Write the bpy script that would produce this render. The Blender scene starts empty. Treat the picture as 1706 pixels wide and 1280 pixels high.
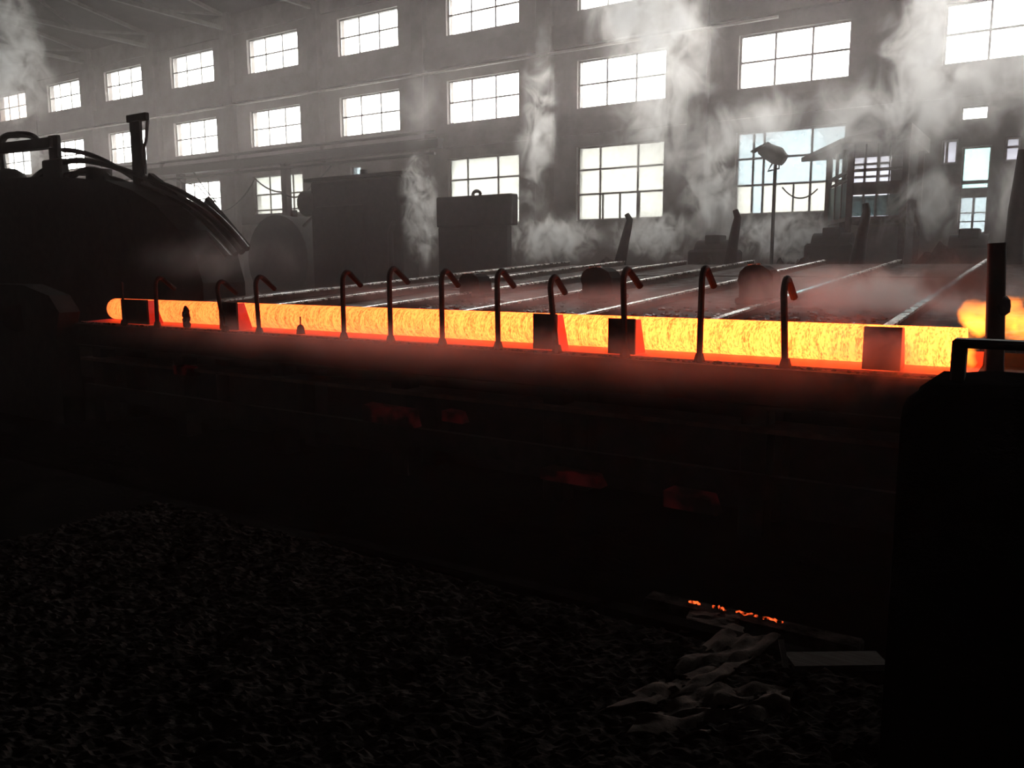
import bpy, math, random
from mathutils import Vector, Matrix, noise as mnoise
random.seed(7)
S = bpy.context.scene
COL = S.collection
H = 1.65                                   # eye height above the near floor

# ------------------------------------------------------------------ camera
FPX, YAW, PITCH, ROLL = 1381.28, .5827, -.1443, -.0038
cy, sy, cp, sp = math.cos(YAW), math.sin(YAW), math.cos(PITCH), math.sin(PITCH)
FW = Vector((-sy*cp, cy*cp, sp)); R0 = Vector((cy, sy, 0)); U0 = R0.cross(FW)
RT = math.cos(ROLL)*R0 + math.sin(ROLL)*U0
UP = -math.sin(ROLL)*R0 + math.cos(ROLL)*U0
cam = bpy.data.cameras.new('camera'); co = bpy.data.objects.new('camera', cam); COL.objects.link(co)
cam.sensor_width = 36; cam.lens = 36*FPX/1706; cam.clip_end = 300; cam.clip_start = .05
m = Matrix((RT, UP, -FW)).transposed().to_4x4(); m.translation = Vector((0, 0, H)); co.matrix_world = m
S.camera = co
def at(x, y, Y):                           # a surveyed sight line met at depth Y
    d = FW + RT*((x-853)/FPX) - UP*((y-640)/FPX)
    return Vector((0, 0, H)) + d*(Y/d.y)
def atz(x, y, Z):
    d = FW + RT*((x-853)/FPX) - UP*((y-640)/FPX)
    return Vector((0, 0, H)) + d*((Z-H)/d.z)

# ------------------------------------------------------------------ sky, exposure, render quality
W = bpy.data.worlds.new('overcast_sky'); S.world = W; W.use_nodes = True
nt = W.node_tree; nt.nodes.clear()
tc = nt.nodes.new('ShaderNodeTexCoord'); sx = nt.nodes.new('ShaderNodeSeparateXYZ')
mr = nt.nodes.new('ShaderNodeMapRange'); mr.inputs[1].default_value = -.06; mr.inputs[2].default_value = .02
mx = nt.nodes.new('ShaderNodeMix'); mx.data_type = 'RGBA'
mx.inputs[6].default_value = (.30, .31, .30, 1); mx.inputs[7].default_value = (1, .985, .965, 1)
bg = nt.nodes.new('ShaderNodeBackground'); wo = nt.nodes.new('ShaderNodeOutputWorld')
nt.links.new(tc.outputs['Generated'], sx.inputs[0]); nt.links.new(sx.outputs[2], mr.inputs[0])
nt.links.new(mr.outputs[0], mx.inputs[0]); nt.links.new(mx.outputs[2], bg.inputs[0])
bg.inputs[1].default_value = 30.0
nt.links.new(bg.outputs[0], wo.inputs[0])
S.view_settings.view_transform = 'Standard'; S.view_settings.look = 'None'
S.view_settings.gamma = 1; S.view_settings.use_curve_mapping = False
S.view_settings.exposure = 0.0
cyc = S.cycles
cyc.use_denoising = True; cyc.adaptive_threshold = .03; cyc.max_bounces = 6; cyc.diffuse_bounces = 3; cyc.glossy_bounces = 3
cyc.transmission_bounces = 4; cyc.volume_bounces = 3; cyc.transparent_max_bounces = 48
cyc.sample_clamp_indirect = 4; cyc.caustics_reflective = False; cyc.caustics_refractive = False
cyc.volume_step_rate = 1.0; cyc.volume_max_steps = 200

# ------------------------------------------------------------------ materials
MATS = {}
def nodes(name):
    mt = bpy.data.materials.new(name); mt.use_nodes = True; t = mt.node_tree; t.nodes.clear()
    out = t.nodes.new('ShaderNodeOutputMaterial'); MATS[name] = mt
    return mt, t, out
def math_(t, op, a, b=None, clamp=False):
    n = t.nodes.new('ShaderNodeMath'); n.operation = op; n.use_clamp = clamp
    for i, v in enumerate((a, b)):
        if v is None: continue
        if isinstance(v, (int, float)): n.inputs[i].default_value = v
        else: t.links.new(v, n.inputs[i])
    return n.outputs[0]
def rough(name, c1, c2, scale=3, ro=.7, metal=0, bump=.3, ro2=None, spec=.5, stretch=(1, 1, 1)):
    mt, t, out = nodes(name)
    b = t.nodes.new('ShaderNodeBsdfPrincipled'); tc = t.nodes.new('ShaderNodeTexCoord')
    mp = t.nodes.new('ShaderNodeMapping'); mp.inputs['Scale'].default_value = stretch
    n = t.nodes.new('ShaderNodeTexNoise'); n.inputs['Scale'].default_value = scale; n.inputs['Detail'].default_value = 8; n.inputs['Roughness'].default_value = .65
    r = t.nodes.new('ShaderNodeValToRGB'); r.color_ramp.elements[0].position = .35; r.color_ramp.elements[1].position = .68
    r.color_ramp.elements[0].color = (*c1, 1); r.color_ramp.elements[1].color = (*c2, 1)
    bp = t.nodes.new('ShaderNodeBump'); bp.inputs['Strength'].default_value = bump; bp.inputs['Distance'].default_value = .02
    t.links.new(tc.outputs['Object'], mp.inputs[0]); t.links.new(mp.outputs[0], n.inputs['Vector'])
    t.links.new(n.outputs['Fac'], r.inputs[0]); t.links.new(r.outputs[0], b.inputs['Base Color'])
    t.links.new(n.outputs['Fac'], bp.inputs['Height']); t.links.new(bp.outputs[0], b.inputs['Normal'])
    b.inputs['Metallic'].default_value = metal; b.inputs['Specular IOR Level'].default_value = spec
    if ro2 is None: b.inputs['Roughness'].default_value = ro
    else:
        q = t.nodes.new('ShaderNodeMapRange'); q.inputs[1].default_value = .4; q.inputs[2].default_value = .62
        q.inputs[3].default_value = ro; q.inputs[4].default_value = ro2
        t.links.new(n.outputs['Fac'], q.inputs[0]); t.links.new(q.outputs[0], b.inputs['Roughness'])
    t.links.new(b.outputs[0], out.inputs[0]); return mt
rough('sooty_concrete', (.055, .048, .045), (.12, .108, .102), 1.2, .9)
rough('roof_sheet', (.02, .018, .016), (.04, .036, .033), 1.5, .9)
rough('truss_steel', (.08, .074, .07), (.14, .13, .125), 3, .8)
rough('soot_floor', (.004, .0037, .0037), (.008, .0072, .0068), 4, 1., bump=.8, spec=0)
rough('black_steel', (.008, .007, .007), (.022, .018, .016), 6, .7, spec=.15)
rough('carrier_black', (.005, .0045, .0045), (.012, .010, .010), 6, .8, spec=.03)
rough('dark_rust', (.035, .022, .018), (.09, .05, .038), 7, .75, spec=.3)
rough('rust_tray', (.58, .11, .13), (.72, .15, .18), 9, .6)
rough('rod_rust', (.012, .007, .0065), (.035, .016, .013), 14, .7, spec=.05)
rough('wet_plate', (.03, .018, .016), (.075, .042, .036), 5, .45, bump=.5, ro2=.9, spec=.03)
rough('worn_rail', (.55, .50, .47), (.85, .80, .76), 9, .16, metal=1, bump=.15, ro2=.42)
rough('pale_lip', (.75, .35, .32), (.9, .48, .44), 20, .5)
rough('pale_pipe', (.5, .48, .45), (.65, .62, .58), 5, .5)
rough('window_frame', (.10, .095, .09), (.2, .19, .18), 8, .6)
rough('rubber_hose', (.010, .009, .009), (.022, .02, .02), 6, .5)
rough('green_grey_paint', (.06, .07, .065), (.12, .135, .12), 3, .6)
rough('sack_paper', (.02, .016, .014), (.095, .078, .068), 9, .9, bump=.6, spec=.05)
rough('grey_plank', (.02, .018, .017), (.035, .045, .041), 6, .9, spec=.05, stretch=(1, 12, 12))
rough('pale_strip', (.12, .115, .11), (.2, .19, .185), 12, .5)
rough('slag', (.0016, .0014, .0013), (.045, .0405, .0385), 10, 1., bump=.8, spec=0)
rough('wet_scale', (.09, .07, .065), (.28, .22, .2), 20, .25, bump=.5)
rough('cream_plaster', (.42, .38, .36), (.52, .48, .45), 2, .9)

def pane_mat(name, clear, tint, frost):
    mt, t, out = nodes(name)
    tr = t.nodes.new('ShaderNodeBsdfTransparent'); tr.inputs[0].default_value = (*[c*clear for c in tint], 1)
    tl = t.nodes.new('ShaderNodeBsdfTranslucent'); tl.inputs[0].default_value = (*[c*frost for c in tint], 1)
    tc = t.nodes.new('ShaderNodeTexCoord'); n = t.nodes.new('ShaderNodeTexNoise'); n.inputs['Scale'].default_value = 1.3; n.inputs['Detail'].default_value = 4
    gl = t.nodes.new('ShaderNodeBsdfGlossy'); gl.inputs['Roughness'].default_value = .15
    mix = t.nodes.new('ShaderNodeMixShader'); mix2 = t.nodes.new('ShaderNodeMixShader'); mix2.inputs[0].default_value = .04
    q = t.nodes.new('ShaderNodeMapRange'); q.inputs[1].default_value = .35; q.inputs[2].default_value = .7
    q.inputs[3].default_value = max(0, frost-.12); q.inputs[4].default_value = min(1, frost+.12)
    t.links.new(tc.outputs['Object'], n.inputs['Vector']); t.links.new(n.outputs['Fac'], q.inputs[0]); t.links.new(q.outputs[0], mix.inputs[0])
    t.links.new(tr.outputs[0], mix.inputs[1]); t.links.new(tl.outputs[0], mix.inputs[2])
    t.links.new(mix.outputs[0], mix2.inputs[1]); t.links.new(gl.outputs[0], mix2.inputs[2]); t.links.new(mix2.outputs[0], out.inputs[0])
    return mt
pane_mat('clear_pane', .97, (1, .99, .97), .06)
pane_mat('pink_pane', .7, (1, .9, .84), .1)
pane_mat('frosted_pane', .21, (1, 1, .945), .35)
pane_mat('frosted_pane_dim', .165, (.97, .98, .93), .5)
pane_mat('cool_pane', .22, (.88, .97, 1), .3)
pane_mat('cyan_pane', .3, (.75, .98, .95), .35)
pane_mat('grimy_pane', .07, (.93, .93, 1), .6)

def steam(name, dens, scale, thr, color=(.95, .93, .90), g=.35, contrast=4., absorb=0., zs=.8, step=.4, seed=0.):
    mt, t, out = nodes(name)
    tc = t.nodes.new('ShaderNodeTexCoord'); ge = t.nodes.new('ShaderNodeNewGeometry')
    ln = t.nodes.new('ShaderNodeVectorMath'); ln.operation = 'LENGTH'; t.links.new(tc.outputs['Object'], ln.inputs[0])
    fall = math_(t, 'SUBTRACT', 1., ln.outputs['Value'])
    mp = t.nodes.new('ShaderNodeMapping'); mp.inputs['Scale'].default_value = (1, 1, zs); mp.inputs['Location'].default_value = (seed, seed*1.7, -seed)
    t.links.new(ge.outputs['Position'], mp.inputs[0])
    n = t.nodes.new('ShaderNodeTexNoise'); n.inputs['Scale'].default_value = scale; n.inputs['Detail'].default_value = 5
    n.inputs['Roughness'].default_value = .64; n.inputs['Distortion'].default_value = .8
    t.links.new(mp.outputs[0], n.inputs['Vector'])
    nn = math_(t, 'MULTIPLY', math_(t, 'SUBTRACT', n.outputs['Fac'], .5), contrast)
    v = math_(t, 'SUBTRACT', math_(t, 'ADD', math_(t, 'MULTIPLY', fall, .9), nn), thr)
    fs_ = t.nodes.new('ShaderNodeMapRange'); fs_.interpolation_type = 'SMOOTHSTEP'; fs_.inputs[1].default_value = 0; fs_.inputs[2].default_value = .7; t.links.new(fall, fs_.inputs[0])
    v = math_(t, 'MULTIPLY', math_(t, 'MAXIMUM', v, 0.), fs_.outputs[0])
    d = math_(t, 'MULTIPLY', v, dens)
    sc = t.nodes.new('ShaderNodeVolumeScatter'); sc.inputs['Color'].default_value = (*color, 1); sc.inputs['Anisotropy'].default_value = g
    t.links.new(d, sc.inputs['Density'])
    sh = sc.outputs[0]
    if absorb:
        ab = t.nodes.new('ShaderNodeVolumeAbsorption'); ab.inputs['Color'].default_value = (0, 0, 0, 1)
        t.links.new(math_(t, 'MULTIPLY', d, absorb), ab.inputs['Density'])
        ad = t.nodes.new('ShaderNodeAddShader'); t.links.new(sh, ad.inputs[0]); t.links.new(ab.outputs[0], ad.inputs[1]); sh = ad.outputs[0]
    t.links.new(sh, out.inputs['Volume'])
    mt.cycles.volume_step_rate = step
    return mt
def flame(name, strength, seed):
    mt, t, out = nodes(name)
    tc = t.nodes.new('ShaderNodeTexCoord'); ge = t.nodes.new('ShaderNodeNewGeometry')
    ln = t.nodes.new('ShaderNodeVectorMath'); ln.operation = 'LENGTH'; t.links.new(tc.outputs['Object'], ln.inputs[0])
    fall = math_(t, 'SUBTRACT', 1., ln.outputs['Value'])
    mp = t.nodes.new('ShaderNodeMapping'); mp.inputs['Location'].default_value = (seed, 0, 0); t.links.new(ge.outputs['Position'], mp.inputs[0])
    n = t.nodes.new('ShaderNodeTexNoise'); n.inputs['Scale'].default_value = 7; n.inputs['Detail'].default_value = 3; t.links.new(mp.outputs[0], n.inputs['Vector'])
    v = math_(t, 'ADD', math_(t, 'MULTIPLY', fall, 1.6), math_(t, 'MULTIPLY', math_(t, 'SUBTRACT', n.outputs['Fac'], .55), 4.5))
    v = math_(t, 'MAXIMUM', v, 0.)
    em = t.nodes.new('ShaderNodeEmission'); em.inputs[0].default_value = (1, .24, .02, 1)
    t.links.new(math_(t, 'MULTIPLY', v, strength), em.inputs[1]); t.links.new(em.outputs[0], out.inputs['Volume'])
    mt.cycles.volume_step_rate = .5
    return mt

def tube_mat():
    mt, t, out = nodes('glowing_steel')
    tc = t.nodes.new('ShaderNodeTexCoord'); sx = t.nodes.new('ShaderNodeSeparateXYZ'); t.links.new(tc.outputs['Object'], sx.inputs[0])
    mr = t.nodes.new('ShaderNodeMapRange'); mr.inputs[1].default_value = -11.5; mr.inputs[2].default_value = -.6; t.links.new(sx.outputs[0], mr.inputs[0])
    ra = t.nodes.new('ShaderNodeValToRGB'); e = ra.color_ramp.elements
    e[0].position = 0; e[0].color = (.26, .031, .0060, 1); e[1].position = 1; e[1].color = (1.0, .094, .0135, 1)
    a = ra.color_ramp.elements.new(.45); a.color = (.46, .046, .0088, 1)
    a = ra.color_ramp.elements.new(.75); a.color = (.75, .072, .0110, 1)
    t.links.new(mr.outputs[0], ra.inputs[0])
    def streak(sxx, syz, det):
        mp = t.nodes.new('ShaderNodeMapping'); mp.inputs['Scale'].default_value = (sxx, syz, syz)
        n = t.nodes.new('ShaderNodeTexNoise'); n.inputs['Scale'].default_value = 1; n.inputs['Detail'].default_value = det; n.inputs['Distortion'].default_value = .3
        t.links.new(tc.outputs['Object'], mp.inputs[0]); t.links.new(mp.outputs[0], n.inputs['Vector']); return n.outputs['Fac']
    ring = streak(26, 2.5, 3); fine = streak(85, 30, 2)
    v = math_(t, 'ADD', math_(t, 'MULTIPLY', math_(t, 'SUBTRACT', ring, .5), 1.1), math_(t, 'MULTIPLY', math_(t, 'SUBTRACT', fine, .5), 1.7))
    q = t.nodes.new('ShaderNodeMapRange'); q.inputs[1].default_value = -.42; q.inputs[2].default_value = .22; q.inputs[3].default_value = 4.0; q.inputs[4].default_value = 14.5
    t.links.new(v, q.inputs[0])
    em = t.nodes.new('ShaderNodeEmission'); t.links.new(ra.outputs[0], em.inputs[0]); t.links.new(q.outputs[0], em.inputs[1])
    t.links.new(em.outputs[0], out.inputs[0])
tube_mat()
def glow(name, col, st, scale=30):
    mt, t, out = nodes(name)
    n = t.nodes.new('ShaderNodeTexNoise'); n.inputs['Scale'].default_value = scale; tc = t.nodes.new('ShaderNodeTexCoord'); t.links.new(tc.outputs['Object'], n.inputs['Vector'])
    q = t.nodes.new('ShaderNodeMapRange'); q.inputs[1].default_value = .42; q.inputs[2].default_value = .66; q.inputs[3].default_value = 0; q.inputs[4].default_value = st
    em = t.nodes.new('ShaderNodeEmission'); em.inputs[0].default_value = (*col, 1)
    df = t.nodes.new('ShaderNodeBsdfDiffuse'); df.inputs[0].default_value = (.03, .02, .02, 1); ad = t.nodes.new('ShaderNodeAddShader')
    t.links.new(n.outputs['Fac'], q.inputs[0]); t.links.new(q.outputs[0], em.inputs[1])
    t.links.new(em.outputs[0], ad.inputs[0]); t.links.new(df.outputs[0], ad.inputs[1]); t.links.new(ad.outputs[0], out.inputs[0])
glow('ember', (1, .10, .02), 2.2, 40)
glow('leak_glow', (1, .07, .08), .013, 6)

# ------------------------------------------------------------------ mesh helpers
class MB:
    def __init__(s): s.v = []; s.f = []
    def add(s, vs, fs):
        o = len(s.v); s.v += [tuple(v) for v in vs]; s.f += [tuple(i+o for i in f) for f in fs]; return s
    def box(s, x0, x1, y0, y1, z0, z1):
        return s.hexa([(x0, y0, z0), (x1, y0, z0), (x1, y1, z0), (x0, y1, z0), (x0, y0, z1), (x1, y0, z1), (x1, y1, z1), (x0, y1, z1)])
    def hexa(s, p):
        return s.add(p, [(3, 2, 1, 0), (4, 5, 6, 7), (0, 1, 5, 4), (1, 2, 6, 5), (2, 3, 7, 6), (3, 0, 4, 7)])
    def bbox(s, x0, x1, y0, y1, z0, z1, b=.02):      # box with chamfered edges
        xs = (x0, x1); ys = (y0, y1); zs = (z0, z1); vs = []; ix = {}
        for i in (0, 1):
            for j in (0, 1):
                for k in (0, 1):
                    for ax in range(3):
                        p = [xs[i], ys[j], zs[k]]
                        for a2, q in enumerate((i, j, k)):
                            if a2 != ax: p[a2] += b*(1-2*q)
                        ix[i, j, k, ax] = len(vs); vs.append(p)
        fs = []
        def face(ax, q):
            o = [a for a in range(3) if a != ax]; r = []
            for u, w in ((0, 0), (1, 0), (1, 1), (0, 1)):
                t = [0, 0, 0]; t[ax] = q; t[o[0]] = u; t[o[1]] = w; r.append(ix[t[0], t[1], t[2], ax])
            fs.append(tuple(r))
        for ax in range(3):
            for q in (0, 1): face(ax, q)
        for ax in range(3):                           # edges along ax
            o = [a for a in range(3) if a != ax]
            for u in (0, 1):
                for w in (0, 1):
                    a = [0, 0, 0]; a[o[0]] = u; a[o[1]] = w; c = list(a); c[ax] = 1
                    fs.append((ix[a[0], a[1], a[2], o[0]], ix[c[0], c[1], c[2], o[0]], ix[c[0], c[1], c[2], o[1]], ix[a[0], a[1], a[2], o[1]]))
        for i in (0, 1):
            for j in (0, 1):
                for k in (0, 1): fs.append((ix[i, j, k, 0], ix[i, j, k, 1], ix[i, j, k, 2]))
        return s.add(vs, fs)
    def tube(s, pts, r, n=8, caps=True):
        pts = [Vector(p) for p in pts]; N = len(pts); rs = r if isinstance(r, (list, tuple)) else [r]*N
        t = (pts[1]-pts[0]).normalized(); a = t.orthogonal().normalized(); vs = []; fs = []
        for i, p in enumerate(pts):
            t = (pts[min(i+1, N-1)]-pts[max(i-1, 0)]).normalized()
            a = (a - t*a.dot(t)).normalized(); b = t.cross(a)
            for k in range(n):
                w = 2*math.pi*k/n; vs.append(p + rs[i]*(a*math.cos(w)+b*math.sin(w)))
        for i in range(N-1):
            for k in range(n): fs.append((i*n+k, i*n+(k+1) % n, (i+1)*n+(k+1) % n, (i+1)*n+k))
        if caps: fs += [tuple(reversed(range(n))), tuple(range((N-1)*n, N*n))]
        return s.add(vs, fs)
    def bar(s, p, q, w, h):                           # rectangular bar, h along world Z as far as possible
        p, q = Vector(p), Vector(q); t = (q-p).normalized(); z = Vector((0, 0, 1)); z = (z-t*z.dot(t))
        z = z.normalized() if z.length > .01 else Vector((0, 1, 0)); a = t.cross(z)*w/2; z = z*h/2
        return s.hexa([p-a-z, q-a-z, q+a-z, p+a-z, p-a+z, q-a+z, q+a+z, p+a+z])
    def prism(s, poly, y0, y1):                       # polygon in XZ pushed along Y
        n = len(poly); vs = [(x, y0, z) for x, z in poly]+[(x, y1, z) for x, z in poly]
        return s.add(vs, [tuple(range(n)), tuple(reversed(range(n, 2*n)))]+[(i, i+n, (i+1) % n+n, (i+1) % n) for i in range(n)])
    def prismx(s, poly, x0, x1):                      # polygon in YZ pushed along X
        n = len(poly); vs = [(x0, y, z) for y, z in poly]+[(x1, y, z) for y, z in poly]
        return s.add(vs, [tuple(reversed(range(n))), tuple(range(n, 2*n))]+[(i, (i+1) % n, (i+1) % n+n, i+n) for i in range(n)])
    def ball(s, c, r, nu=10, nv=6, amp=0, fr=1., sd=0):
        rx, ry, rz = r if isinstance(r, (tuple, list)) else (r, r, r); c = Vector(c); vs = []; fs = []
        vs.append((0, 0, 1))
        for j in range(1, nv):
            for i in range(nu):
                th = math.pi*j/nv; ph = 2*math.pi*i/nu; vs.append((math.sin(th)*math.cos(ph), math.sin(th)*math.sin(ph), math.cos(th)))
        vs.append((0, 0, -1)); o = []
        for v in vs:
            v = Vector(v); k = 1+amp*mnoise.noise(v*fr+Vector((sd, sd*.7, sd*1.3))) if amp else 1
            o.append(c+Vector((v.x*rx*k, v.y*ry*k, v.z*rz*k)))
        L = len(vs)-1
        for i in range(nu):
            fs.append((0, 1+i, 1+(i+1) % nu)); fs.append((L, 1+(nv-2)*nu+(i+1) % nu, 1+(nv-2)*nu+i))
            for j in range(nv-2):
                a = 1+j*nu+i; b = 1+j*nu+(i+1) % nu; fs.append((a, a+nu, b+nu, b))
        return s.add(o, fs)
    def mesh(s, name, mat, smooth=False):
        me = bpy.data.meshes.new(name); me.from_pydata(s.v, [], s.f); me.materials.append(MATS[mat])
        import bmesh
        bm = bmesh.new(); bm.from_mesh(me); bmesh.ops.recalc_face_normals(bm, faces=bm.faces); bm.to_mesh(me); bm.free()
        if smooth:
            for p in me.polygons: p.use_smooth = True
            try: me.set_sharp_from_angle(angle=math.radians(40))
            except Exception: pass
        return me
    def build(s, name, mat, parent=None, smooth=False):
        return link(name, s.mesh(name, mat, smooth), parent)
def link(name, me, parent=None, loc=None):
    o = bpy.data.objects.new(name, me); COL.objects.link(o)
    if parent is not None: o.parent = parent; 
    if parent is not None and parent.location.length > 0 and loc is None:
        o.matrix_parent_inverse = Matrix.Translation(-parent.location)
    if loc is not None: o.location = loc
    return o
def tag(o, label, cat=None, group=None, kind=None):
    o['label'] = label
    if cat: o['category'] = cat
    if group: o['group'] = group
    if kind: o['kind'] = kind
    return o
def thing(name, loc, label, cat, group=None):
    o = bpy.data.objects.new(name, None); COL.objects.link(o); o.location = loc; o.empty_display_size = .2
    return tag(o, label, cat, group)
def struct(o, label=None):
    o['kind'] = 'structure'
    if label: o['label'] = label
    return o
def bez(p0, p1, p2, p3, n=14):
    p0, p1, p2, p3 = map(Vector, (p0, p1, p2, p3))
    return [p0*(1-t)**3+p1*3*t*(1-t)**2+p2*3*t*t*(1-t)+p3*t**3 for t in [i/n for i in range(n+1)]]

# ------------------------------------------------------------------ the hall
YW = 27.71; TH = .45; X0 = -39.36; WW = 3.457; PIT = -.6
XL, XR, YB = -74, 16, -9
EAVE = 13.5
U = (9.033+H, 10.604+H); M_ = (5.608+H, 7.303+H); G = (1.569+H, 4.248+H)
wins = []     # x0,x1,z0,z1,cols,rows,pane material list, label, group
c3 = (1/3, 2/3)
for k in range(-5, 9):
    x = X0+6*k
    wins.append((x, x+WW, *U, c3, (.5,), 'pink_pane' if k == -3 else 'clear_pane', 'six-pane factory window of the top row, high under the roof', 'top row windows'))
    wins.append((x, x+WW, *M_, c3, (.5,), 'clear_pane', 'six-pane factory window of the middle row, just below the wall pipe', 'middle row windows'))
wins += [
 (X0, X0+WW, 4.3, G[1], (.35, .68), (.45,), 'clear_pane', 'lower window half hidden by the hose bundle of the mill', None),
 (X0+6, X0+6+WW, 4.05, G[1], (.30, .60, .77), (.12, .52), 'frosted_pane', 'lower window crossed by the gantry post and a sagging cable', None),
 (-26.85, -26.2, 4.9, 5.96, (), (.25,), 'cool_pane', 'narrow slit window above the large box-shaped machine', None),
 (X0+18, X0+18+WW, *G, (.26, .69), (.36, .68), 'frosted_pane', 'nine-pane lower window behind the flat-topped steel cabinet', None),
 (X0+24, X0+24+WW, *G, (.265, .70), (.36, .69), 'frosted_pane', 'lower window with cream frosted panes above the steaming cooling bed', None),
 (X0+30, X0+30+WW, *G, (.162, .262, .70), (.36, .68), 'cool_pane', 'large lower window of bluish panes behind the floodlight', None),
 (-5.72, -4.52, 2.95, 5.05, (.33, .66), (.3, .62, .8), 'grimy_pane', 'grimy window seen through the glazed control booth', None),
 (-2.80, -2.08, 5.66, 6.07, (), (), 'clear_pane', 'short bright slot window high above the narrow doorway', None),
 (-3.22, -2.80, 4.47, 5.17, (.3,), (), 'grimy_pane', 'small grimy window beside the control booth', None),
 (-1.63, -1.25, 4.44, 5.12, (), (.6,), 'grimy_pane', 'small grimy window to the far side of the narrow doorway', None)]
door = (-2.68, -1.94, 2.50, 4.93)
holes = [w[:4] for w in wins]+[door]
xs = sorted({XL, XR} | {round(h[i], 4) for h in holes for i in (0, 1)})
zs = sorted({PIT, EAVE+.6} | {round(h[i], 4) for h in holes for i in (2, 3)})
def inhole(x, z): return any(h[0] < x < h[1] and h[2] < z < h[3] for h in holes)
mb = MB(); vid = {}
def V(i, j, y):
    if (i, j, y) not in vid: vid[i, j, y] = len(mb.v); mb.v.append((xs[i], y, zs[j]))
    return vid[i, j, y]
solid = {}
for i in range(len(xs)-1):
    for j in range(len(zs)-1): solid[i, j] = not inhole((xs[i]+xs[i+1])/2, (zs[j]+zs[j+1])/2)
for (i, j), s_ in solid.items():
    if not s_: continue
    mb.f.append((V(i, j, YW), V(i+1, j, YW), V(i+1, j+1, YW), V(i, j+1, YW)))
    mb.f.append((V(i, j+1, YW+TH), V(i+1, j+1, YW+TH), V(i+1, j, YW+TH), V(i, j, YW+TH)))
    for di, dj, a, b in ((-1, 0, (i, j), (i, j+1)), (1, 0, (i+1, j+1), (i+1, j)), (0, -1, (i+1, j), (i, j)), (0, 1, (i, j+1), (i+1, j+1))):
        if not solid.get((i+di, j+dj), False):
            mb.f.append((V(*a, YW), V(*b, YW), V(*b, YW+TH), V(*a, YW+TH)))
wall = struct(mb.build('wall_back', 'sooty_concrete'), 'grey sooty concrete wall pierced by three rows of windows')
pm = None
for k in range(-5, 9):                     # pilasters between the bays
    xc = X0+6*k+WW+1.27
    if xc > XR-.5 or k == 5: continue
    if pm is None: pm = MB().bbox(-.33, .33, -.34, .0, PIT, EAVE+.1, .03).mesh('pilaster', 'sooty_concrete')
    o = link('pilaster', pm, wall); o.location = (xc, YW, 0)
MB().box(XL, XR, YW-.16, YW, G[1]+.42, M_[0]-.35).build('band_beam', 'sooty_concrete', wall)
MB().box(XL, XR, YW-.22, YW, M_[1]+.5, U[0]-.45).build('band_beam', 'sooty_concrete', wall)
MB().box(XL, XR, YW-.10, YW, U[1]+.35, EAVE).build('band_beam', 'sooty_concrete', wall)
MB().box(-34.4, -31.2, YW-.05, YW, 2.4, 3.6).build('whitewash_patch', 'cream_plaster', wall)

mb = MB().box(XL, XR, YB, 3.46, PIT-.4, 0); mb.box(XL, XR, 3.46, YW+TH, PIT-.4, PIT)
floor = struct(mb.build('floor', 'soot_floor'), 'black sooty shop floor with a sunken pit along the tube table')
struct(MB().box(XL, XR, YB-.4, YB, PIT, EAVE+5).build('wall_front', 'sooty_concrete'), 'dark rear wall of the hall')
struct(MB().box(XL-.4, XL, YB, YW, PIT, EAVE+5).build('wall_left', 'sooty_concrete'), 'dark end wall of the hall')
struct(MB().box(XR, XR+.4, YB, YW, PIT, EAVE+5).build('wall_right', 'sooty_concrete'), 'dark end wall beside the booth')
ym = (YW+YB)/2
struct(MB().prismx([(YW+TH, EAVE), (ym, EAVE+3.2), (YB-.4, EAVE), (YB-.4, EAVE+.3), (ym, EAVE+3.5), (YW+TH, EAVE+.3)], XL-.4, XR+.4).build('ceiling', 'roof_sheet'), 'dark sheet metal roof')
for k in range(-4, 4, 1):                  # roof trusses on the column lines
    xc = X0+6*k+WW+1.27
    if xc > XR-1: continue
    t = thing('roof_truss', (xc, YW-.3, 12.9), 'grey steel roof truss resting on a pilaster of the window wall', 'truss', 'roof trusses')
    y0, y1, zb = YB+.3, YW-.36, 12.9
    zt = lambda y: EAVE-.12+3.2*(1-abs(y-ym)/(YW+TH-ym))
    MB().bar((xc, y0, zb), (xc, y1, zb), .16, .18).build('bottom_chord', 'truss_steel', t)
    MB().bar((xc, y0, zt(y0)), (xc, ym, zt(ym)-.02), .16, .16).bar((xc, ym, zt(ym)-.02), (xc, y1, zt(y1)), .16, .16).build('top_chord', 'truss_steel', t)
    n = 10
    for i in range(n):
        ya = y1+(y0-y1)*i/n; yb = y1+(y0-y1)*(i+1)/n
        a, b = ((ya, zb), (yb, zt(yb))) if i % 2 else ((ya, zt(ya)), (yb, zb))
        MB().bar((xc, a[0], a[1]), (xc, b[0], b[1]), .1, .1).build('web_bar', 'truss_steel', t)

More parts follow.
